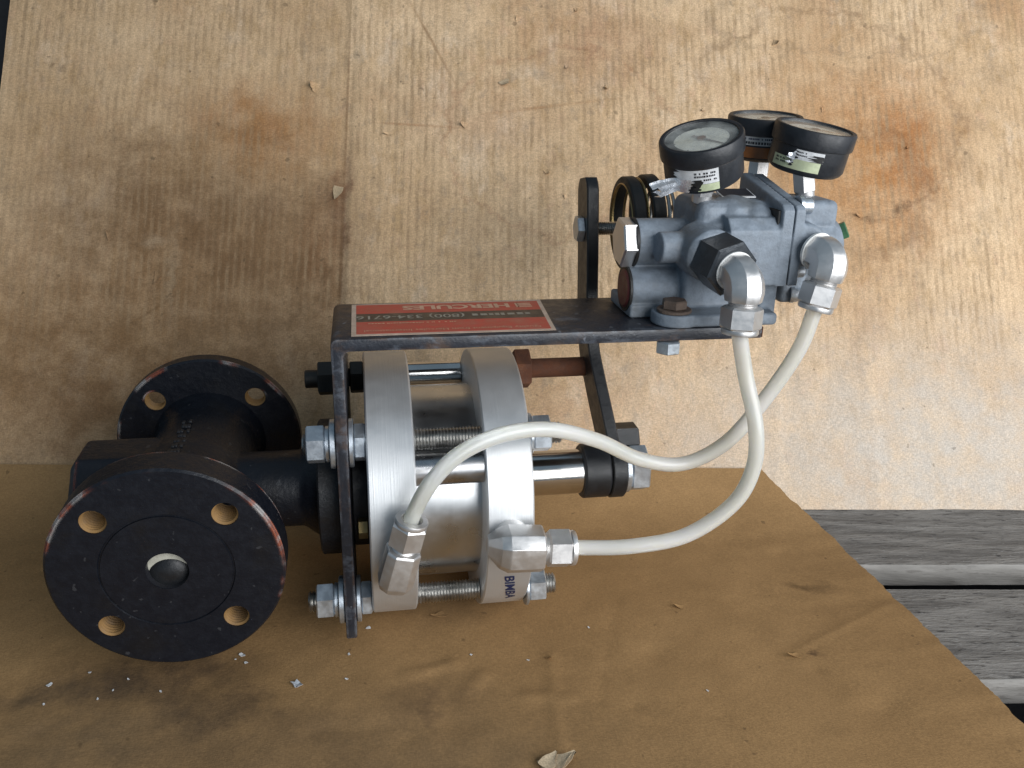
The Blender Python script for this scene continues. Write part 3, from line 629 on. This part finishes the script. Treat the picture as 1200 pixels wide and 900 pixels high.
tie(-TY, ZA+TY, True, 67.5, 206); tie(-TY, ZA-TY, True, 65, 206)
ft = tie(TY, ZA+TY+3, False, 64, 187, False)
k = MB(); k.cyl((125.5, TY, ZA+TY+4), (161.7, TY, ZA+TY+4), 7.2); obj('spacer_tube', k, 'steel', ft)
k = MB(); k.hexn((196, TY, ZA+TY+4.5), (206.5, TY, ZA+TY+4.5), 13.2, 1.0, phase=0.5); k.cyl((187.3, TY, ZA+TY+4.5), (247, TY, ZA+TY+4.5), 6.3)
obj('rusty_stop_bolt', k, 'rust', valve, label='rusted brown stop bolt with hex collar')

k = MB(); k.cyl((186, 0, ZA), (232, 0, ZA), 13.8, 64); obj('piston_rod', k, 'steel', valve)
cp = MB(); cp.lathe((231, 0, ZA), (1, 0, 0), [(0, 15.8), (1.2, 17), (15.8, 17), (16.8, 16.2), (16.8, 12)], 56); cpo = obj('rod_coupling', cp, 'arm', valve)
# lever arm: flat bar, bent back round the shelf
AP = crom([(253, 0, 75), (250.5, 16, 97), (248, 33, 119), (246, 45, 138), (245, 51, 160), (245, 55, 184), (245, 60, 216), (245, 65.5, 247)], 8)
k = MB(); rings = []; n = len(AP)
for i, p in enumerate(AP):
    tdir = (AP[min(i+1, n-1)]-AP[max(i-1, 0)]).normalized(); wdir = V(1, 0, 0).cross(tdir).normalized()*-1
    wid = 12.5; d_end = (AP[-1]-p).length
    if d_end < 7: wid = 12.5-5*(1-d_end/7)**1.5
    if i < 8: wid = 12.5+4.5*max(0, 1-(p-AP[0]).length/14)
    tx = V(1, 0, 0); h = 3.8; c_ = 0.8
    rings.append([p+wdir*a+tx*b_ for a, b_ in ((-wid+c_, -h), (wid-c_, -h), (wid, -h+c_), (wid, h-c_), (wid-c_, h), (-wid+c_, h), (-wid, h-c_), (-wid, -h+c_))])
k.loft(rings); armo = obj('lever_arm', k, 'arm', valve)
k = MB(); k.lathe((248.4, 0, ZA), (1, 0, 0), [(0, 16.6), (0.8, 17.6), (8.6, 17.6), (9.4, 16.8)], 48); obj('arm_eye', k, 'arm', armo)
k = MB(); k.lathe((257.9, 0, ZA), (1, 0, 0), [(0, 14.5), (.5, 15), (3, 15), (3.5, 14.5)], 44); obj('washer', k, 'zinc', armo)
k = MB(); k.hexn((261.6, 0, ZA), (273.5, 0, ZA), 15.3, 1.4, phase=0.5); obj('nut', k, 'zinc', armo)
k = MB(); k.hexn((256.5, 17, ZA+13), (272, 17, ZA+13), 10.5, 1.2); obj('dark_nut', k, 'arm', armo)
k = MB(); k.hexn((236.8, 60, 216), (241.5, 60, 216), 8.6, 0.9); adj = obj('adjusting_bolt', k, 'zinc', valve)
k = MB(); k.thread((241.5, 60, 216), (268, 60, 216), 4.4, 1.3, 0.7); obj('bolt_thread', k, 'thread', adj)

# feedback spring: thick black rubber-covered coils with brass liners, thin steel coils behind
spr = empty('feedback_spring', (0, 0, 0)); spr.parent = valve; spr.location = (0, 0, 0)
def band(x, y, z, r, wdt, th, mat, name, tilt=0.0):
    q = MB(); q.lathe((x-wdt/2, y, z), (1, 0, tilt), [(0, r-th), (0.2, r-0.8), (1.1, r), (wdt-1.1, r), (wdt-0.2, r-.8), (wdt, r-th), (wdt*0.5, r-th-0.4)], 64, cap=False, closed=True); return obj(name, q, mat, spr)
band(266.5, 46, 221, 29.0, 8.0, 4.2, 'rubber', 'coil', 0.03); band(263.2, 46, 221, 25.6, 2.4, 1.2, 'brass', 'liner', 0.03)
band(271.6, 46, 222, 27.6, 1.6, 2.2, 'brass', 'liner', 0.02)
band(279.0, 46, 224, 27.2, 8.5, 4.2, 'rubber', 'coil', 0.05)
def wire(x, y, z, r, wr, mat):
    P = [V(x, y+r*math.cos(a), z+r*math.sin(a)) for a in np.linspace(0, 2*math.pi, 64)]; q = MB(); q.sweep(P, wr, 8, cap=False); return obj('wire_coil', q, mat, spr)
wire(285.5, 46, 223, 23.5, 1.2, 'thread'); wire(288.8, 46, 223, 23.0, 1.2, 'thread'); wire(299, 46, 218, 16, 1.2, 'arm')

# ---- positioner: grey castings on the shelf (local origin on the shelf top)
O = V(285, -25, PZ)
def L(x, y, z): return O+V(x, y, z)
def lbox(m, x0, x1, y0, y1, z0, z1, ch=2.0): m.box(L(x0, y0, z0), L(x1, y1, z1), ch)
def prism_x(m, yz, x0, x1): m.loft([[L(x0, y, z) for y, z in yz], [L(x1, y, z) for y, z in yz]])
m = MB()
lbox(m, -41, 36, -15, 24, 0.2, 7.5, 1); m.cyl(L(-19, -25, .2), L(-19, -25, 7), 13); lbox(m, -19, 34, -37, -8, 0.2, 7, 2)
m.cyl(L(-40.5, -3, 14.2), L(26, -3, 14.2), 12.3); lbox(m, -14, 20, -20, 24, 5, 40, 3); lbox(m, 12, 36, -8, 24, 5, 40, 3)
m.cyl(L(-37.5, 0, 39), L(2, 0, 39), 12.8); m.cyl(L(-29.5, -19, 39.5), L(0, -17, 39.5), 8.2)
lbox(m, -8.5, 33, -20, 24, 30, 63, 6)
m.lathe(L(14, -8, 46), (0, -0.25, 1), [(0, 16), (10, 15), (17, 10), (19, 3)], 32)
m.lathe(L(24, -14, 44), (0, -0.2, 1), [(0, 12), (10, 11.5), (16, 8), (18.5, 2)], 32)
m.lathe(L(4, -12, 42), (0, -1, 0.2), [(0, 16), (8, 14), (13, 8)], 32)
prism_x(m, [(-33.5, 21), (-33.5, 50), (-28, 56), (-10, 58), (-10, 21)], 4, 37.8)
prism_x(m, [(-33.8, 20.8), (-33.8, 60.5), (-31, 63), (22, 73.5), (24, 71), (24, 20.8)], 31.5, 37.8)
lbox(m, 27, 37, -27, -2, 0.2, 24, 1.5); lbox(m, 6, 19, -20, 10, 0.2, 24, 2)
m.cyl(L(-7, -12, 39), L(-4.5, -34, 37), 14.0, 40, 2)
body = obj('positioner_body', cast(m, 0.7, 4), 'cast', valve, smooth=80)
m = MB()
prism_x(m, [(-33.2, 20.8), (-33.2, 60.5), (-31, 62.5), (22, 73), (24, 70), (24, 20.8)], 38.9, 44.5)
lbox(m, 43, 66, -14, 20, 24, 60, 5); m.lathe(L(55, -3, 36), (1, 0, 0.0), [(0, 20), (14, 19), (22, 15), (26, 9)], 40)
m.cyl(L(50, -8, 42), L(46.5, -33, 42), 11.5, 40, 1.5); lbox(m, 43, 58, -18, 10, 7, 28, 3); lbox(m, 50, 72, -18, 16, 48, 63, 4)
cover = obj('positioner_cover', cast(m, 0.7, 4), 'cast', valve, smooth=80)
k = MB(); k.box(L(30, -31, 22), L(39.2, 22, 60), 0.5); obj('gasket', k, 'rubber', body)
k = MB(); k.hexn(L(-45.2, 0, 39), L(-37.2, 0, 39), 13.6, 1.2, phase=0.15); obj('hex_plug', k, 'nickel', body)
k = MB(); k.lathe(L(-38.6, 0, 39), (1, 0, 0), [(0, 9), (0, 13.3), (1.6, 13.3), (1.6, 9)], 44); obj('seal_ring', k, 'rubber', body)
k = MB(); k.lathe(L(-42.3, -3, 14.2), (1, 0, 0), [(0, 9.5), (.8, 10.6), (2.5, 10.6)], 40); obj('port_plug', k, 'red_plug', body)
k = MB(); k.lathe(L(-41.4, -3, 14.2), (1, 0, 0), [(0, 10.7), (0, 12.6), (1.3, 12.6), (1.3, 10.7)], 40); obj('seal_ring', k, 'rubber', body)
def capscrew(p, d, r, h, mat='zinc', name='cover_screw', par=cover):
    d = Vector(d).normalized(); q = MB(); q.lathe(p, d, [(0, r*1.25), (h*.25, r*1.25), (h*.25, r), (h*.9, r), (h, r*.8), (h, r*.5), (h*.55, r*.45)], 24); return obj(name, q, mat, par)
capscrew(L(44.6, -22, 65-4), (1, 0, 0), 4.4, 8); capscrew(L(50, -16, 12), (1, -0.3, 0), 4.0, 8); capscrew(L(44.6, -26, 27), (1, 0, 0), 3.6, 6)
k = MB(); k.hexn(L(80, -6, 44), L(83.5, -8, 46), 5, .5); obj('indicator_plug', k, 'green', cover)
# nameplate on top
pl = MB(); pl.prism([(0, 0), (19, 0), (19, 13), (0, 13)], L(8, -9, 63.6), (1, 0, 0), (0, 0.97, 0.2), 0.7); npl = obj('nameplate', pl, 'paper', body)
pl = MB(); pl.prism([(0.7, 0.7), (18.3, 0.7), (18.3, 12.3), (0.7, 12.3)], L(8, -9, 64.4), (1, 0, 0), (0, 0.97, 0.2), 0.15); obj('nameplate_print', pl, 'ink', valve)
# mounting bolt through the foot
k = MB(); k.lathe(L(-21, -28, 7), (0, 0, 1), [(0, 8.6), (.4, 9.2), (1.5, 9.2), (1.8, 8.8)], 36); mbt = obj('mounting_bolt', k, 'rusty_bolt', valve, label='rusty hex bolt with washer on the positioner foot')
k = MB(); k.hexn(L(-21, -28, 8.8), L(-21, -28, 13.6), 6.9, .8, phase=.3); obj('bolt_head', k, 'rusty_bolt', mbt)
k = MB(); k.hexn(L(-25, -34, -13.6), L(-25, -34, -6.8), 6.8, .8, phase=.2); obj('nut', k, 'zinc', mbt)

# ---- gauges
def gauge(name_label, base, axis, R, H, stem_to, sticker):
    z = Vector(axis).normalized(); o = Vector(base)
    fx = V(0, -1, 0); fx = (fx-z*fx.dot(z)).normalized(); fy = z.cross(fx)      # fx looks towards the front
    g = MB(); g.lathe(o, z, [(0, 6), (0, R-4.0), (1.2, R-2.4), (3, R-1.3), (H*0.60, R-1.3), (H*0.62, R-0.2), (H*0.66, R), (H-1.2, R), (H-0.2, R-0.6), (H, R-1.6), (H-0.2, R-2.6), (H-2.2, R-3.2), (H-2.6, 0.5)], 72)
    root = obj('gauge', g, 'gauge', valve, label=name_label)
    P = lambda a, h, dr=0.0: o+z*h+(fx*math.cos(a)+fy*math.sin(a))*(R-1.3+dr)
    d = MB(); d.lathe(o+z*(H-2.6), z, [(0.05, R-3.4), (0.3, R-3.4)], 64); obj('dial', d, 'dial', root)
    tk = MB()
    for i in range(28):
        a = math.radians(-225+i*10)+0.4; r0, r1 = (R-8.5, R-4.6) if i % 5 == 0 else (R-6.6, R-4.6); u = fx*math.cos(a)+fy*math.sin(a); q = u.cross(z)*(0.35 if i % 5 == 0 else 0.2); c = o+z*(H-2.24)
        tk.add([c+u*r0-q, c+u*r1-q, c+u*r1+q, c+u*r0+q], [(0, 1, 2, 3)])
    obj('scale_marks', tk, 'ink', root, smooth=0)
    nd = MB(); a = rnd.uniform(0, 6); u = fx*math.cos(a)+fy*math.sin(a); q = u.cross(z); c = o+z*(H-1.9)
    nd.loft([[c-u*6-q*1.0, c-u*6+q*1.0, c+u*(R-7)+q*.25, c+u*(R-7)-q*.25], [p+z*.25 for p in (c-u*6-q*1.0, c-u*6+q*1.0, c+u*(R-7)+q*.25, c+u*(R-7)-q*.25)]])
    nd.lathe(c-z*.2, z, [(0, 2.4), (.7, 2.4), (.9, 1.8)], 24); obj('needle', nd, 'rusty_bolt', root)
    gl = MB(); gl.lathe(o+z*(H-1.5), z, [(0, R-3.0), (0.5, R-3.0)], 64); obj('glass', gl, 'glass', root)
    st = MB(); e = Vector(stem_to); L_ = (o-e).length; st.hexn(e+(o-e)*0.35, o+z*0.6, 6.4, .5); st.cyl(e, e+(o-e)*0.4, 5.2); obj('stem', st, 'nickel', root)
    def patch(a0, a1, h0, h1, mat, name, dr=0.15, jagL=0.0, jagR=0.0, curl=0.0, n=26):
        m_ = MB(); v = []; f = []; rr = random.Random(int(a0*100+h0*7)); rows = 9
        jl = [rr.uniform(0, jagL) for _ in range(rows+1)]; jr = [rr.uniform(0, jagR) for _ in range(rows+1)]
        for i in range(rows+1):
            h = h0+(h1-h0)*i/rows; A, B = a0+jl[i], a1-jr[i]
            for j in range(n+1):
                s_ = j/n; lift = curl*max(0, 0.35-s_)**2*12*(0.6+0.4*rr.random()); v.append(P(A+(B-A)*s_, h, dr+lift))
        for i in range(rows):
            for j in range(n): a_ = i*(n+1)+j; f.append((a_, a_+1, a_+n+2, a_+n+1))
        m_.add(v, f); return obj(name, m_, mat, root, smooth=50)
    def lines(a0, a1, hs, hh, mat, dr=0.25):
        m_ = MB()
        for h in hs:
            a = a0
            while a < a1:
                da = rnd.uniform(0.6, 1.2)*hh/R*1.1
                if rnd.random() > 0.18: m_.add([P(a, h-hh/2, dr), P(a+da*.7, h-hh/2, dr), P(a+da*.7, h+hh/2*rnd.uniform(.5, 1), dr), P(a, h+hh/2, dr)], [(0, 1, 2, 3)])
                a += da
        obj('sticker_print', m_, mat, root, smooth=0)
    sticker(patch, lines, H); return root
def st1(patch, lines, H):
    patch(-1.25, -0.02, 6.5, 14.0, 'paper', 'sticker', jagL=0.25); patch(-0.55, -0.02, 2.6, 6.4, 'paper_green', 'sticker', 0.16)
    patch(-1.45, -0.62, 2.0, 9.2, 'foil', 'torn_foil', 0.35, jagL=0.35, jagR=0.25, curl=9)
    patch(-0.72, -0.38, 3.2, 9.0, 'rubber', 'tear_hole', 0.5, jagL=0.18, jagR=0.16)
    lines(-0.62, -0.10, (12.2, 10.6), 1.1, 'ink'); lines(-0.4, -0.10, (8.6,), 1.0, 'ink')
def st2(patch, lines, H):
    patch(-1.5, 1.5, 9.6, 14.4, 'paper', 'sticker'); patch(-1.5, 1.5, 2.6, 8.6, 'orange', 'sticker_band'); lines(-1.2, 1.2, (13.2,), 1.0, 'blue_ink'); lines(-1.2, 1.2, (11.0,), 1.5, 'ink')
def st3(patch, lines, H):
    patch(-1.45, -0.12, 3.0, 8.6, 'paper_green', 'sticker'); patch(-0.85, -0.08, 8.5, 13.6, 'paper', 'sticker', 0.17, jagL=0.15)
    patch(-1.0, -0.75, 6.0, 12.6, 'foil', 'torn_foil', 0.3, jagL=0.2, jagR=0.1, curl=2); patch(-0.52, -0.06, 8.6, 12.0, 'rubber', 'tear_hole', 0.4, jagL=0.3, jagR=0.05)
    patch(-0.95, -0.78, 4.5, 7.3, 'ink', 'warning_mark', 0.3, jagL=0.07, jagR=0.07); lines(-0.8, -0.5, (12.3, 10.8), 0.8, 'ink'); lines(-1.35, -1.05, (7.2, 5.6), 0.9, 'ink')
gauge('black gauge tipped forward with a torn white sticker', (281.0, -36.5, 258.6), (-0.29, -0.27, 1), 21.6, 24.0, (281.5, -33, 246), st1)
gauge('black gauge with orange and white sticker band', (336.5, 18, 264.5), (-0.02, -0.10, 1), 21.3, 24.0, (335.5, 17, 244), st2)
gauge('black gauge tipped sideways with a torn green and white sticker', (344.2, -21, 261.0), (0.11, -0.16, 1), 21.9, 24.0, (348.5, -20, 244), st3)

# ---- air fittings and tubing
def arc_path(a, corner, c, r, n=7):
    n = max(1, n)
    a, corner, c = Vector(a), Vector(corner), Vector(c); d1 = (a-corner).normalized(); d2 = (c-corner).normalized()
    p1, p2 = corner+d1*r, corner+d2*r
    return [a]+[p1*(1-t)**2+corner*2*t*(1-t)+p2*t*t for t in [i/n for i in range(n+1)]]+[c]
def fitting(a, corner, c, r, bend, nut_len, nut_r, lab=None, ring=True, adapter=None, phase=math.pi/8, seg=7):
    a, corner, c = Vector(a), Vector(corner), Vector(c); d = (c-corner).normalized()
    k = MB()
    if seg == 1:      # forged block: chamfered square bar along the outlet, round boss into the head
        nn = (corner-a).normalized(); nn = (nn-d*nn.dot(d)).normalized(); bb = d.cross(nn); ch = r*0.48
        def sq(t, g, sh=0.0): return [corner+d*t+nn*(p[0]*g-sh)+bb*(p[1]*g) for p in ((r, -r+ch), (r, r-ch), (r-ch, r), (-r+ch, r), (-r, r-ch), (-r, -r+ch), (-r+ch, -r), (r-ch, -r))]
        T = (c-corner).length
        k.loft([sq(-r*1.25, 0.42, r*0.30), sq(-r*0.70, 0.86, r*0.08), sq(-r*0.3, 1.0), sq(T-1.0, 0.97), sq(T, 0.90)])
        k.lathe(a, corner-a, [(0, r*0.92), ((corner-a).length, r*0.92)], 40)
    else:
        pth = arc_path(a, corner, c, bend, seg); rad = [r*0.94]+[r]*(len(pth)-2)+[r*0.92]; k.sweep(pth, r, 8, phase=phase, radii=rad)
    o = obj('elbow_fitting', k, 'nickel', valve, smooth=20, label=lab)
    me = o.data; bm = bmesh.new(); bm.from_mesh(me); bmesh.ops.bevel(bm, geom=[e for e in bm.edges if len(e.link_faces) == 2 and e.calc_face_angle() > 0.5], offset=0.55*S, segments=2, profile=0.6, affect='EDGES'); bm.to_mesh(me); bm.free(); shade(me, 20)
    k = MB(); k.thread(c-d*0.3, c+d*2.6, r*0.72, 0.9, 0.4); obj('neck_thread', k, 'nickel', o)
    k = MB(); q = c+d*2.2; k.lathe(q, d, [(0, nut_r*.86), (1.0, nut_r), (nut_len-1.2, nut_r), (nut_len, nut_r*.88)], 6, phase=0.35); obj('compression_nut', k, 'nickel', o, smooth=25)
    k = MB(); q2 = q+d*nut_len; k.lathe(q2, d, [(-0.1, 5.0), (-0.1, nut_r*.88), (1.4, nut_r*.90), (2.4, nut_r*.86), (2.6, 5.6), (1.2, 5.0)], 36, cap=False, closed=True); obj('nut_collar', k, 'nickel', o)
    if ring:
        e = (a-corner).normalized(); k = MB(); k.lathe(a-e*0.8, e, [(0, r*.6), (0, r*1.02), (1.9, r*0.98), (1.9, r*.6)], 40); obj('sealing_tape', k, 'ptfe', o)
    if adapter:
        k = MB(); k.hexn(adapter[0], adapter[1], adapter[2], 1.3, phase=0.25); obj('hex_adapter', k, 'gunmetal', o)
    return q2+d*2.0, d
# positioner outlets
eA, dA = fitting((285.6, -74.5, 217.6), (287.2, -85.5, 215.8), (286.8, -86.2, 204.6), 10.0, 7.0, 11.5, 10.4, 'elbow fitting on the dark hex adapter of the positioner', adapter=((281.5, -57, 220.5), (285.2, -74.0, 218.0), 14.6))
eB, dB = fitting((336.2, -61, 224.0), (339.0, -72.2, 222.6), (336.6, -72.4, 211.4), 9.8, 7.0, 11.5, 10.2, 'elbow fitting on the positioner cover')
# actuator ports
eC, dC = fitting((112.5, -70.5, 64), (113.2, -86.5, 63.5), (117.4, -88.2, 80.5), 9.0, 5.5, 13.5, 9.6, 'elbow fitting pointing up on the actuator', ring=False, phase=0.2, seg=1)
eD, dD = fitting((174.2, -72.5, 76.5), (174.4, -88, 75.8), (189.5, -88.0, 74.8), 11.2, 9.5, 12.5, 10.4, 'elbow fitting pointing sideways on the actuator', seg=1)
def tubing(P, lab):
    k = MB(); k.sweep(crom(P, 16), 4.0, 24); return obj('air_tube', k, 'tube', valve, smooth=60, label=lab)
tubing([eA-dA*6, eA, (291.5, -88.5, 166.4), (297.5, -94, 141), (297.6, -97, 119.3), (288.3, -98, 99.2), (265, -96, 81.2), (236, -93, 75.0), eD+dD*3, eD-dD*6], 'milky air tube from hex adapter down to sideways fitting')
tubing([eB-dB*6, eB+dB*2, (327, -73, 173.7), (312.2, -71, 145.7), (294.8, -67, 119.9), (272.9, -63, 106.8), (247.9, -63, 111.0), (221.4, -69, 126.2), (193.4, -79, 138.2), (167.5, -89, 141.2), (145.6, -95, 135), (130.8, -97, 121), eC+dC*4, eC-dC*6], 'milky air tube looping from cover fitting to upright fitting')

# ---- red label on the shelf (printed to be read from the far side)
k = MB(); z = PZ+0.12; q = [(95.5, -57.5), (199.5, -57.5), (203.5, 5.6), (95.5, 4.0)]
k.prism([(x, y) for x, y in q], (0, 0, z), (1, 0, 0), (0, 1, 0), 0.15); lab = obj('shelf_label', k, 'label_cream', valve, smooth=0, label='red and cream printed label on the black shelf')
def strip(y0, y1, mat, name, x0=98.0, dz=0.26):
    xr = lambda y: 197.3+(y+57.5)*0.060
    m_ = MB(); m_.prism([(x0, y0), (xr(y0), y0), (xr(y1), y1), (x0, y1)], (0, 0, PZ+dz), (1, 0, 0), (0, 1, 0), 0.06); return obj(name, m_, mat, lab, smooth=0)
strip(-54.6, -32.5, 'label_red', 'red_field'); strip(-32.4, -16.6, 'label_black', 'black_band'); strip(-16.5, 2.2, 'label_red', 'red_field')
UX, UY = V(-1, 0, 0), V(0, -1, 0); zt = PZ+0.36
obj('lettering', text_mb('HERCULES', 11.5, (153.5, -6.0, zt), UX, UY, 0.05, bold=0.45, sx=1.12), 'label_text', lab, smooth=0)
em = MB()
for i in range(3): em.prism([(0, 0), (8, 0), (8, 1.8), (0, 1.8)], (188, -10.2+i*3.2, zt), (1, 0, 0), (0, 1, 0), 0.05)
em.prism([(-1, 0), (0.6, 0), (0.6, 8.3), (-1, 8.3)], (188, -10.2, zt), (1, 0, 0), (0, 1, 0), 0.05)
obj('emblem', em, 'label_text', lab, smooth=0)
obj('lettering', text_mb('(800) 334-6716', 9.6, (127, -24.3, zt), UX, UY, 0.05, bold=0.1, sx=0.98), 'label_grey', lab, smooth=0)
obj('lettering', text_mb('Quality Equipment from Hercules International', 4.9, (147.5, -49.8, zt), UX, UY, 0.05, sx=0.98), 'label_text', lab, smooth=0)
obj('worn_print', strokes([(-192, -163, 24.2, 5.0)], (0, 0, zt), UX, UY), 'label_grey', lab, smooth=0)
obj('worn_print', strokes([(-150, -104, 36.5, 1.6)], (0, 0, zt), UX, UY), 'label_text', lab, smooth=0)

# ------------------------------------------------------------------ loose bits on the floor sheet
def chip(x, y, r, th, seed, mat, name, lab, cat, group=None, fold=0.5):
    rr = random.Random(seed); n = 9; v = []; z0 = zat(FX, FY, FZ, x, y)+0.25
    pts = [(math.cos(2*math.pi*i/n)*r*rr.uniform(.45, 1.15), math.sin(2*math.pi*i/n)*r*0.62*rr.uniform(.45, 1.15)) for i in range(n)]
    a = rr.uniform(0, 6.28); ca, sa = math.cos(a), math.sin(a)
    top = [V(x+p[0]*ca-p[1]*sa, y+p[0]*sa+p[1]*ca, z0+th+fold*abs(p[0])*rr.uniform(.2, 1)) for p in pts]; ctr = V(x, y, z0+th)
    v = top+[ctr]+[V(p.x, p.y, p.z-th) for p in top]+[ctr-V(0, 0, th)]
    f = [(i, (i+1) % n, n) for i in range(n)]+[(n+1+(i+1) % n, n+1+i, 2*n+1) for i in range(n)]+[(i, n+1+i, n+1+(i+1) % n, (i+1) % n) for i in range(n)]
    o = obj(name, MB().add(v, f), mat, None, V(x, y, z0), 0); o.location = V(x, y, z0)*S
    return tag(o, lab, cat, group)
chip(59, -84, 4.2, 0.25, 1, 'foil', 'foil_scrap', 'largest silvery scrap on the cardboard in front of the bracket', 'scrap', None, 0.7)
fl = [(27, -54), (-52, -57), (-30, -66), (-11, -79), (-42, -80), (-68, -80), (85, -83), (86, -62), (97, -39), (-70, -65), (185, -81), (154, -72), (275, -121), (24, -57), (226, -57), (-36, -74), (30, -61)]
for i, (x, y) in enumerate(fl):
    chip(x, y, rnd.uniform(0.6, 1.5) if i not in (0, 8, 9) else 2.3, 0.18, 20+i, 'paper', 'paint_flake', 'tiny white paint flake lying on the brown cardboard', 'flake', 'white flakes on the cardboard', 0.4)
# ragged chip of corrugated board: two curled plies
k = MB(); sx, sy = 185, -160; z0 = zat(FX, FY, FZ, sx, sy); rr = random.Random(5)
for L_, W_, cu_, an, dz in ((18, 6.5, 0.18, -70, 0.1), (15, 6.0, 0.35, -80, 1.0), (10, 4.5, 0.25, -50, 2.0)):
    q = flap(rr, L_, W_, cu_, 0.5); an = math.radians(an)
    q.xf(lambda p: V(sx-8+p.x*math.cos(an)-p.y*math.sin(an), sy-2+p.x*math.sin(an)+p.y*math.cos(an), z0+dz+p.z)); k.add(q.v, q.f)
o = obj('cardboard_scrap', k, 'torn', None, V(sx, sy, z0), 35); o.location = V(sx, sy, z0)*S
tag(o, 'small ragged pale chip of torn corrugated cardboard on the floor sheet', 'scrap')
